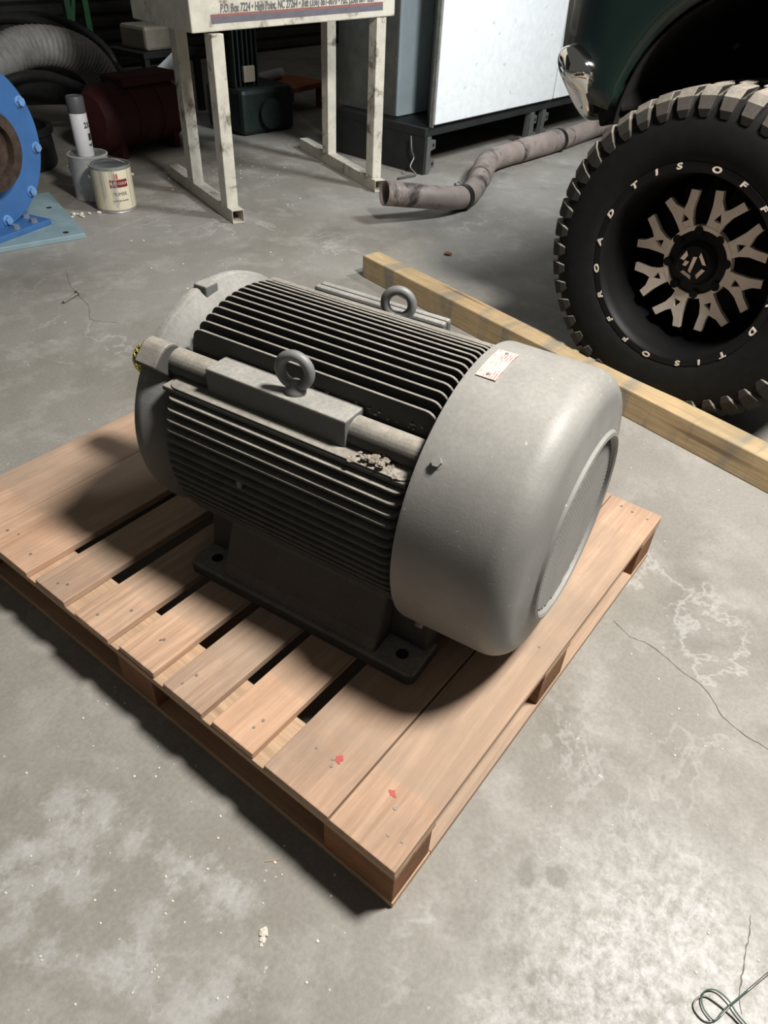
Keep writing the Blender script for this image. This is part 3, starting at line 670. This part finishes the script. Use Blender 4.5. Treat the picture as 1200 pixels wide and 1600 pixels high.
beam_sq((1.985, 2.435, 0.031), (2.28, 3.26, 0.031), 0.06, 'foot_tube', True)
beam_sq((2.875, 2.275, 0.031), (3.27, 3.2, 0.031), 0.06, 'foot_tube', True)
for (x, y, z1) in ((2.012, 2.52, 0.752), (2.155, 2.93, 0.757), (2.903, 2.345, 0.785), (3.115, 2.85, 0.79)):
    beam_sq((x, y, 0.06), (x, y, z1), 0.06, 'leg', up=(0.208, 0.978, 0))
e1 = Vector((0.978, -0.208, 0)); e2 = Vector((0.208, 0.978, 0)); up = Vector((0, 0, 1))
fl_ = Vector((1.90, 2.523, 0.755)); fr_ = Vector((2.97, 2.294, 0.789)); dp = e2 * 0.55; hh = Vector((-0.02, 0, 0.9))
MB(SO.copy()).hexa([fl_, fr_, fr_ + dp, fl_ + dp, fl_ + hh, fr_ + hh, fr_ + dp + hh, fl_ + dp + hh]).build('sign_box', 'white_metal', sd, bevel=0.005)
ex_ = (fr_ - fl_).normalized(); nz_ = ex_.cross(hh).normalized(); uz_ = nz_.cross(ex_).normalized()
def on_box(fx, hz, off=0.0015):
    p = fl_ + (fr_ - fl_) * fx + uz_ * hz + nz_ * off; mm = Matrix.Identity(4)
    for i in range(3): mm[i][0] = ex_[i]; mm[i][1] = uz_[i]; mm[i][2] = nz_[i]; mm[i][3] = p[i]
    return SO @ mm
text_obj('address_lettering', 'P.O. Box 7224 \u2022 High Point, NC 27264 \u2022 Tel: (336) 861-6070 \u2022 Fax: (336) 861-4329', 0.042, 'ink_grey', sd, on_box(0.505, 0.077), 0.0008, 0.2, 0.58, bold=0.0006)
for w0, w1, h0, h1, mt in ((0.085, 0.93, 0.05, 0.06, 'stripe_red'), (0.085, 0.93, 0.028, 0.05, 'stripe_blue')):
    L0 = (fr_ - fl_).length
    MB(on_box(0, 0, 0.0005)).box(L0 * w0, L0 * w1, h0, h1, 0, 0.001).build('printed_stripe', mt, sd)

# ------------------------------------------------------------------ blue machine
bl = empty('blue_blower', (1.3, 3.0, 0), 0, 'bright blue round flanged blower housing bolted to a pale base plate', 'blower')
BO = Matrix.Translation((-1.3, -3.0, 0))
MB(BO.copy()).prism([(1.374, 2.765), (0.75, 2.93), (0.95, 3.56), (1.60, 3.40)], 'Z', 0.0, 0.022).build('base_plate', 'plate', bl, bevel=0.003)
# housing axis faces the camera side
fc = Vector((1.125, 3.01, 0.36)); nrm = Vector((0.22, -0.97, 0.0)).normalized()
tx = Vector((-nrm.y, nrm.x, 0)); FX = Matrix.Identity(4)
for i in range(3): FX[i][0] = tx[i]; FX[i][1] = nrm[i]; FX[i][2] = (0, 0, 1)[i]; FX[i][3] = fc[i]
FX = BO @ FX       # local (right, toward viewer, up)
RB = 0.325
MB(FX.copy()).lathe([(0, 0.0), (RB - 0.004, 0.0), (RB, -0.004), (RB, -0.024), (0, -0.024)], 'Y', 72).build('flange', 'blue', bl, 35)
MB(FX.copy()).lathe([(0.19, 0.0), (0.185, 0.03), (0.165, 0.05), (0.15, 0.05), (0.12, 0.02), (0.0, 0.02)], 'Y', 56).build('bearing_housing', 'blue', bl, 30)
MB(FX.copy()).lathe([(0.15, 0.05), (0.16, 0.052), (0.155, 0.075), (0.11, 0.08), (0.105, 0.05), (0, 0.045)], 'Y', 48).build('bearing_cap', 'rust', bl, 30)
MB(FX.copy()).lathe([(0.30, -0.025), (0.30, -0.2), (0.28, -0.22), (0, -0.22)], 'Y', 56).build('casing', 'blue', bl, 35)
for k in range(10):
    A = math.radians(62.6 - 36 * k); c = Vector((0.298 * math.cos(A), 0.0, 0.298 * math.sin(A))); hexbolt(MB(FX.copy()), c, (0, 1, 0), 0.017, 0.018).build('flange_bolt', 'bolt_blue', bl)
MB(FX.copy()).prism([(-0.3, -0.33), (0.2, -0.33), (0.17, -0.25), (0.13, -0.2), (-0.3, -0.2)], 'Y', -0.16, -0.03).build('pedestal', 'blue', bl, bevel=0.008)
MB(FX.copy()).box(-0.4, 0.2, -0.2, 0.09, -0.338, -0.315).build('pedestal_foot', 'blue', bl, bevel=0.003)
for x, y in ((0.16, -0.02), (0.13, 0.06), (0.03, 0.06), (-0.1, 0.06)): hexbolt(MB(FX.copy()), (x, y, -0.315), (0, 0, 1), 0.014, 0.016).build('foot_bolt', 'bolt', bl)
for x, y in ((1.32, 2.83), (1.46, 3.18)): hb = MB(BO.copy()); hb.cyl((x, y, 0.021), (x, y, 0.0228), 0.013, n=14); hb.build('plate_hole', 'dark', bl)

# ------------------------------------------------------------------ cans
def can(name, loc, label, wet):
    r, h = 0.096, 0.205
    t = empty(name, loc, 0, label, 'paint can')
    MB().lathe([(0, 0.004), (r - 0.004, 0.004), (r - 0.002, 0), (r, 0.003), (r - 0.002, 0.008), (r - 0.003, 0.012), (r - 0.003, h - 0.012), (r, h - 0.008), (r + 0.001, h - 0.002), (r - 0.002, h), (r - 0.008, h - 0.001)], 'Z', 48).build('body', 'can_grey' if not wet else 'tin', t, 40)
    MB().lathe([(r - 0.008, h - 0.001), (r - 0.014, h - 0.006), (r - 0.02, h - 0.002), (r - 0.024, h - 0.002), (r - 0.028, h - 0.007), (0, h - 0.007)], 'Z', 48).build('lid', 'lid_grey' if wet else 'tin', t, 40)
    return t
c2 = can('paint_can', (1.76, 3.245, 0), 'silver grey smeared paint can at the back, carrying the spray can', False)
c1 = can('paint_can', (1.725, 3.02, 0), 'cream labelled primer can with drips, in front of the other can', True)
def az_of(x, y): return math.atan2(-0.2226 - y, -0.382 - x)
# label wrap on the front can
fa = az_of(1.725, 3.02)
def can_patch(t, a0, a1, z0, z1, r, name, mat):
    return MB().lathe([(r, z0), (r + 0.0008, z0), (r + 0.0008, z1), (r, z1)], 'Z', 20, a0=a0, a1=a1, close=True).build(name, mat, t, 40)
lab = can_patch(c1, fa - 2.2, fa + 2.2, 0.016, 0.19, 0.0932, 'can_label', 'cream')
can_patch(c1, fa - 0.15, fa + 0.75, 0.118, 0.152, 0.0943, 'label_band', 'label_red')
def wrap_text(t, body, size, ang, z, mat, r=0.0945, sx=1.0, name='label_lettering', bold=0.0):
    o = text_obj(name, body, size, mat, t, Matrix.Identity(4), 0.0003, 0, sx, bold=bold)
    for v in o.data.vertices:
        x, y, d = v.co; A = ang + x / r; rr = r + 0.0006 + d; v.co = (rr * math.cos(A), rr * math.sin(A), z + y)
    return o
wrap_text(c1, 'RUST-OLEUM', 0.017, fa + 0.3, 0.135, 'cream', 0.0952, 0.85)
wrap_text(c1, 'PRIMER', 0.022, fa + 0.27, 0.088, 'ink_grey', 0.0943, 0.95)
wrap_text(c1, 'OIL BASED ENAMEL', 0.0085, fa + 0.27, 0.058, 'ink', 0.0943, 1.0)
for da in (-0.12, 0.0): 
    can_patch(c1, fa + 0.2 + da, fa + 0.27 + da, 0.155, 0.178, 0.0943, 'label_mark', 'red_logo')
for k in range(9):
    A = fa + random.uniform(-0.75, 0.9); w = random.uniform(0.012, 0.03); can_patch(c1, A, A + w, random.uniform(0.012, 0.08), 0.198, 0.0958, 'paint_drip', 'can_grey')
def bail(t, up):
    r = 0.1; pts = []
    for i in range(17):
        a = PI * i / 16; pts.append((r * math.cos(a) * math.cos(fa + PI / 2), r * math.cos(a) * math.sin(fa + PI / 2), 0.15 + 0.075 * math.sin(a) if up else 0.15 - 0.1 * math.sin(a)))
    if not up: pts = [(p[0] + 0.05 * math.sin(PI * i / 16) * math.cos(fa), p[1] + 0.1 * math.sin(PI * i / 16) * math.sin(fa), p[2]) for i, p in enumerate(pts)]
    MB().tube(pts, 0.0017, 6).build('handle', 'wire_grey', t, 60)
    for s in (-1, 1):
        d = Vector((math.cos(fa + PI / 2) * s, math.sin(fa + PI / 2) * s, 0)); MB().cyl(d * 0.092 + Vector((0, 0, 0.15)), d * 0.104 + Vector((0, 0, 0.15)), 0.011, 0.008, 14).build('handle_ear', 'tin', t, 40)
bail(c1, True); bail(c2, False)
sp = empty('spray_can', (1.747, 3.235, 0.198), 0, 'white aerosol spray can with grey cap standing on the rear paint can', 'spray can')
MB().lathe([(0, 0), (0.038, 0), (0.04, 0.004), (0.04, 0.185), (0.037, 0.19), (0, 0.19)], 'Z', 36).build('body', 'white', sp, 40)
MB().lathe([(0.0395, 0.185), (0.0405, 0.187), (0.0405, 0.25), (0.037, 0.256), (0.03, 0.256), (0.028, 0.253), (0, 0.253)], 'Z', 36).build('cap', 'cap_grey', sp, 40)
sa = az_of(1.747, 3.235)
def sp_patch(a0, a1, z0, z1, mat, name='label_block'): MB().lathe([(0.0401, z0), (0.0405, z0), (0.0405, z1), (0.0401, z1)], 'Z', 10, a0=a0, a1=a1, close=True).build(name, mat, sp, 40)
sp_patch(sa + 0.75, sa + 1.3, 0.07, 0.1, 'ink'); sp_patch(sa + 0.65, sa + 1.25, 0.045, 0.055, 'ink_grey'); sp_patch(sa - 0.9, sa - 0.3, 0.03, 0.12, 'ink_grey') if False else None
wrap_text(sp, '2X', 0.034, sa + 0.85, 0.135, 'ink', 0.0403, 0.8, bold=0.001)

# ------------------------------------------------------------------ dark clutter at the back left
dpath = catmull([(1.72, 4.24, 0.36), (2.0, 4.24, 0.48), (2.14, 4.24, 0.515), (2.31, 4.24, 0.505), (2.45, 4.24, 0.46), (2.54, 4.24, 0.39), (2.60, 4.24, 0.28), (2.64, 4.24, 0.11)], 22)
tag(MB().tube(dpath, [0.094 + (0.009 if i % 4 < 2 else 0) for i in range(len(dpath))], 20).build('flexible_duct', 'duct', None, 60), 'grey corrugated flexible duct arching over the black hoses', 'duct')
tag(MB().tube(catmull([(1.6, 4.46, 0.60), (2.05, 4.46, 0.63), (2.32, 4.46, 0.61), (2.5, 4.44, 0.55), (2.68, 4.42, 0.43), (2.82, 4.38, 0.32), (2.92, 4.3, 0.2), (2.95, 4.25, 0.04)], 8), 0.03, 12).build('black_hose', 'plastic_black', None, 60), 'thick black hose looping over the top of the corrugated duct', 'hose', 'black hoses')
tag(MB().tube(catmull([(2.1, 4.72, 0.55), (2.35, 4.72, 0.60), (2.6, 4.7, 0.585), (2.82, 4.68, 0.5), (2.95, 4.66, 0.38), (2.97, 4.64, 0.26), (2.96, 4.62, 0.04)], 8), 0.028, 12).build('black_hose', 'plastic_black', None, 60), 'black hose running behind the corrugated duct down to the right', 'hose', 'black hoses')
tag(MB().tube(catmull([(1.5, 4.05, 0.30), (1.9, 4.06, 0.40), (2.09, 4.08, 0.40), (2.23, 4.09, 0.36), (2.40, 4.1, 0.28), (2.52, 4.1, 0.18)], 8), 0.026, 12).build('black_hose', 'plastic_black', None, 60), 'short black hose lying under the arch of the corrugated duct', 'hose', 'black hoses')
bp = MB().tube([(1.55, 4.56, 0.36), (2.0, 4.56, 0.31), (2.6, 4.54, 0.25)], [0.12, 0.12, 0.11], 24); bp.tube([(1.98, 4.56, 0.312), (2.02, 4.56, 0.308)], 0.128, 24)
tag(bp.build('black_drum_pipe', 'plastic_black', None, 50), 'wide black plastic pipe lying below the hoses', 'pipe')
tag(MB().lathe([(0, 0), (0.22, 0), (0.23, 0.02), (0.225, 0.16), (0.24, 0.17), (0.24, 0.2), (0.21, 0.2), (0.2, 0.05), (0, 0.05)], 'Z', 40, (1.78, 4.02, 0)).build('black_tub', 'plastic_black', None, 40), 'low round black tub on the floor behind the blue blower', 'tub')
rd = empty('red_tank', (2.5, 3.86, 0), 0.05, 'dark maroon rounded steel tank behind the paint cans', 'tank')
MB().tube([(-0.32, 0, 0.2), (-0.3, 0, 0.2), (-0.24, 0, 0.2), (0.24, 0, 0.2), (0.3, 0, 0.2), (0.32, 0, 0.2)], [0.06, 0.13, 0.17, 0.17, 0.13, 0.06], 32).build('tank_body', 'maroon', rd, 40)
MB().box(-0.12, 0.3, -0.1, 0.1, 0.35, 0.40).build('tank_top_plate', 'maroon', rd, bevel=0.01)
for x in (-0.2, 0.2): MB().box(x - 0.02, x + 0.02, -0.13, 0.13, 0, 0.1).build('tank_foot', 'maroon', rd, bevel=0.004)
for x in (-0.08, 0.1): MB().lathe([(0.171, -0.012), (0.175, -0.012), (0.175, 0.012), (0.171, 0.012)], 'X', 32, (x, 0, 0.2), close=True).build('tank_band', 'maroon', rd, 40)
gr = empty('green_rack', (3.05, 5.1, 0), 0, 'green painted steel rack frame standing at the dark back wall', 'rack')
for x in (-0.07, 0.07): MB().box(x - 0.022, x + 0.022, -0.02, 0.02, 0, 1.7).build('upright', 'green_steel', gr, bevel=0.003)
MB().hexa([(-0.07, -0.015, 0.5), (-0.04, -0.015, 0.5), (-0.04, 0.015, 0.5), (-0.07, 0.015, 0.5), (0.04, -0.015, 0.9), (0.07, -0.015, 0.9), (0.07, 0.015, 0.9), (0.04, 0.015, 0.9)]).build('brace', 'green_steel', gr)
for x in (0.9,): MB().box(x - 0.022, x + 0.022, -0.02, 0.02, 0, 1.7).build('upright', 'green_steel', gr, bevel=0.003)
for z in (0.75, 1.3): MB().box(-0.09, 0.92, -0.018, 0.018, z, z + 0.04).build('rail', 'green_steel', gr)
tb = MB().box(-0.12, 0.12, -0.14, 0.14, 0.39, 0.53).build('steel_box', 'tan', None, bevel=0.02); tb.location = (3.27, 4.65, 0); tag(tb, 'small tan steel box with a pale top, raised behind the stand', 'box')
bt = empty('low_bench', (3.27, 4.65, 0), 0, 'low dark bench carrying the small tan steel box', 'bench')
MB().box(-0.2, 0.3, -0.2, 0.2, 0.36, 0.39).build('bench_top', 'cab_dark', bt)
for x in (-0.17, 0.27):
    for y in (-0.17, 0.17): MB().box(x - 0.02, x + 0.02, y - 0.02, y + 0.02, 0, 0.36).build('leg', 'cab_dark', bt)
vs = []; fs = []
for i in range(9):
    u = i / 8
    for j in range(5): w = j / 4; vs.append((3.0 + 0.36 * u + 0.05 * w, 4.35 + 0.05 * math.sin(u * 3) + 0.06 * w, 0.30 + 0.18 * u * u + (-0.22 + 0.06 * u) * w))
for i in range(8):
    for j in range(4): fs.append((i * 5 + j, i * 5 + j + 1, (i + 1) * 5 + j + 1, (i + 1) * 5 + j))
tag(MB().add(vs, fs).build('plastic_sheet', 'sheet', None, 60, solid=0.004), 'curled white plastic sheet leaning behind the stand leg', 'sheet')
# machine under the stand
dm = empty('compressor_motor', (3.3, 3.75, 0), -0.1, 'dark green finned machine standing in the shadow under the stand', 'machine')
MB().box(-0.1, 0.34, -0.1, 0.3, 0.0, 0.27).build('machine_body', 'dark_green', dm, bevel=0.03)
MB().cyl((0.12, -0.13, 0.12), (0.12, -0.1, 0.12), 0.09, n=32).build('end_cap', 'dark_green', dm, 40)
for k in range(6): MB().box(-0.08 + k * 0.036, -0.068 + k * 0.036, -0.02, 0.2, 0.27, 0.6).build('cooling_fin', 'dark_green', dm, bevel=0.002)
MB().box(-0.08, 0.12, 0.02, 0.2, 0.27, 0.59).build('fin_core', 'dark', dm)
MB().box(-0.03, 0.06, -0.05, -0.03, 0.30, 0.39).build('tag_plate', 'tan', dm, bevel=0.003)
wp = MB().cyl((3.75, 4.15, 0.2115), (4.15, 4.25, 0.2115), 0.035, n=20); tag(wp.build('white_pipe', 'sheet', None, 50), 'short pale plastic pipe lying across the scrap board', 'pipe')
wb = empty('scrap_board', (4.0, 4.1, 0), 0.1, 'orange brown board on a stubby wooden leg under the stand', 'board')
MB().box(-0.28, 0.35, -0.18, 0.2, 0.14, 0.175).build('board_top', 'orange_wood', wb, bevel=0.003)
for x, y in ((-0.24, -0.14), (0.3, 0.16), (-0.24, 0.16), (0.3, -0.14)): MB().box(x - 0.025, x + 0.025, y - 0.025, y + 0.025, 0, 0.14).build('leg', 'orange_wood', wb)

# ------------------------------------------------------------------ small things on the floor
wr = empty('bent_wire', (0.19, -0.44, 0), 0, 'looped scrap of thin green and grey wire on the pale concrete', 'wire')
WO = Matrix.Translation((-0.19, 0.44, 0))
MB(WO.copy()).tube(catmull([(0.34, -0.51, 0.004), (0.271, -0.479, 0.012), (0.233, -0.463, 0.006), (0.199, -0.449, 0.0045), (0.168, -0.438, 0.003), (0.156, -0.425, 0.003), (0.161, -0.409, 0.003), (0.173, -0.407, 0.003), (0.186, -0.416, 0.003), (0.188, -0.432, 0.003), (0.186, -0.453, 0.003), (0.183, -0.466, 0.003), (0.18, -0.5, 0.003)], 8), 0.0012, 8).build('grey_strand', 'wire_grey', wr, 60)
MB(WO.copy()).tube(catmull([(0.18, -0.495, 0.006), (0.191, -0.46, 0.006), (0.2, -0.443, 0.007), (0.202, -0.427, 0.006), (0.195, -0.416, 0.005), (0.182, -0.412, 0.006), (0.17, -0.418, 0.005), (0.164, -0.43, 0.005), (0.166, -0.437, 0.006), (0.187, -0.443, 0.007), (0.208, -0.452, 0.006), (0.30, -0.49, 0.006)], 8), 0.0011, 8).build('green_strand', 'wire_green', wr, 60)
gt = MB(); rdm = random.Random(3)
for k in range(240):
    q = rdm.random()
    if q < 0.55: x, y = rdm.uniform(-0.45, 0.0), rdm.uniform(-0.05, 0.7)
    elif q < 0.7: x, y = rdm.uniform(0.2, 0.95), rdm.uniform(-0.5, -0.05)
    elif q < 0.85: x, y = rdm.uniform(1.2, 1.9), rdm.uniform(0.7, 2.6)
    else: x, y = rdm.gauss(2.55, 0.25), rdm.gauss(3.0, 0.25)
    if 0 <= x <= 1.02 and 0 <= y <= 1.25: continue
    r = rdm.uniform(0.0008, 0.0024) * (1.0 if x < 1 else 2.4)
    clump(gt, (x, y, r * 0.35), r, k, 0.5)
for k in range(14): clump(gt, (rdm.gauss(1.52, 0.03), rdm.gauss(3.05, 0.03), 0.004), rdm.uniform(0.005, 0.012), 500 + k, 0.6)
tag(gt.build('floor_grit', 'grit'), 'scattered pale grit and chips on the concrete', 'grit', kind='stuff')
sc = MB(); clump(sc, (0, 0, 0.002), 0.007, 9, 0.35); clump(sc, (-0.008, -0.006, 0.0015), 0.005, 10, 0.3); clump(sc, (-0.014, -0.009, 0.001), 0.003, 11, 0.3)
o = sc.build('paper_scrap', 'grit'); o.location = (-0.142, 0.127, 0); tag(o, 'crumpled pale scrap lying before the near pallet corner', 'scrap')
o = MB().cyl((0, 0, 0.006), (0.075, 0.028, 0.006), 0.005, n=8); hexbolt(o, (0.075, 0.028, 0.008), (0.93, 0.36, 0), 0.008, 0.01)
o = o.build('loose_bolt', 'nail'); o.location = (0.91, 2.23, 0.002); tag(o, 'small loose bolt on the floor left of the motor', 'bolt')
o = MB(); clump(o, (0, 0, 0.006), 0.018, 21, 0.4); o = o.build('wood_chip', 'block'); o.location = (2.351, 1.473, 0); tag(o, 'small brown wood chip on the floor behind the beam', 'chip')
o = MB().box(-0.012, 0.012, -0.0008, 0.0008, 0, 0.0016).build('wood_splinter', 'deck'); o.location = (-0.06, 0.19, 0); o.rotation_euler = (0, 0, 2.4); tag(o, 'thin pale splinter on the floor beside the pallet shadow', 'splinter')
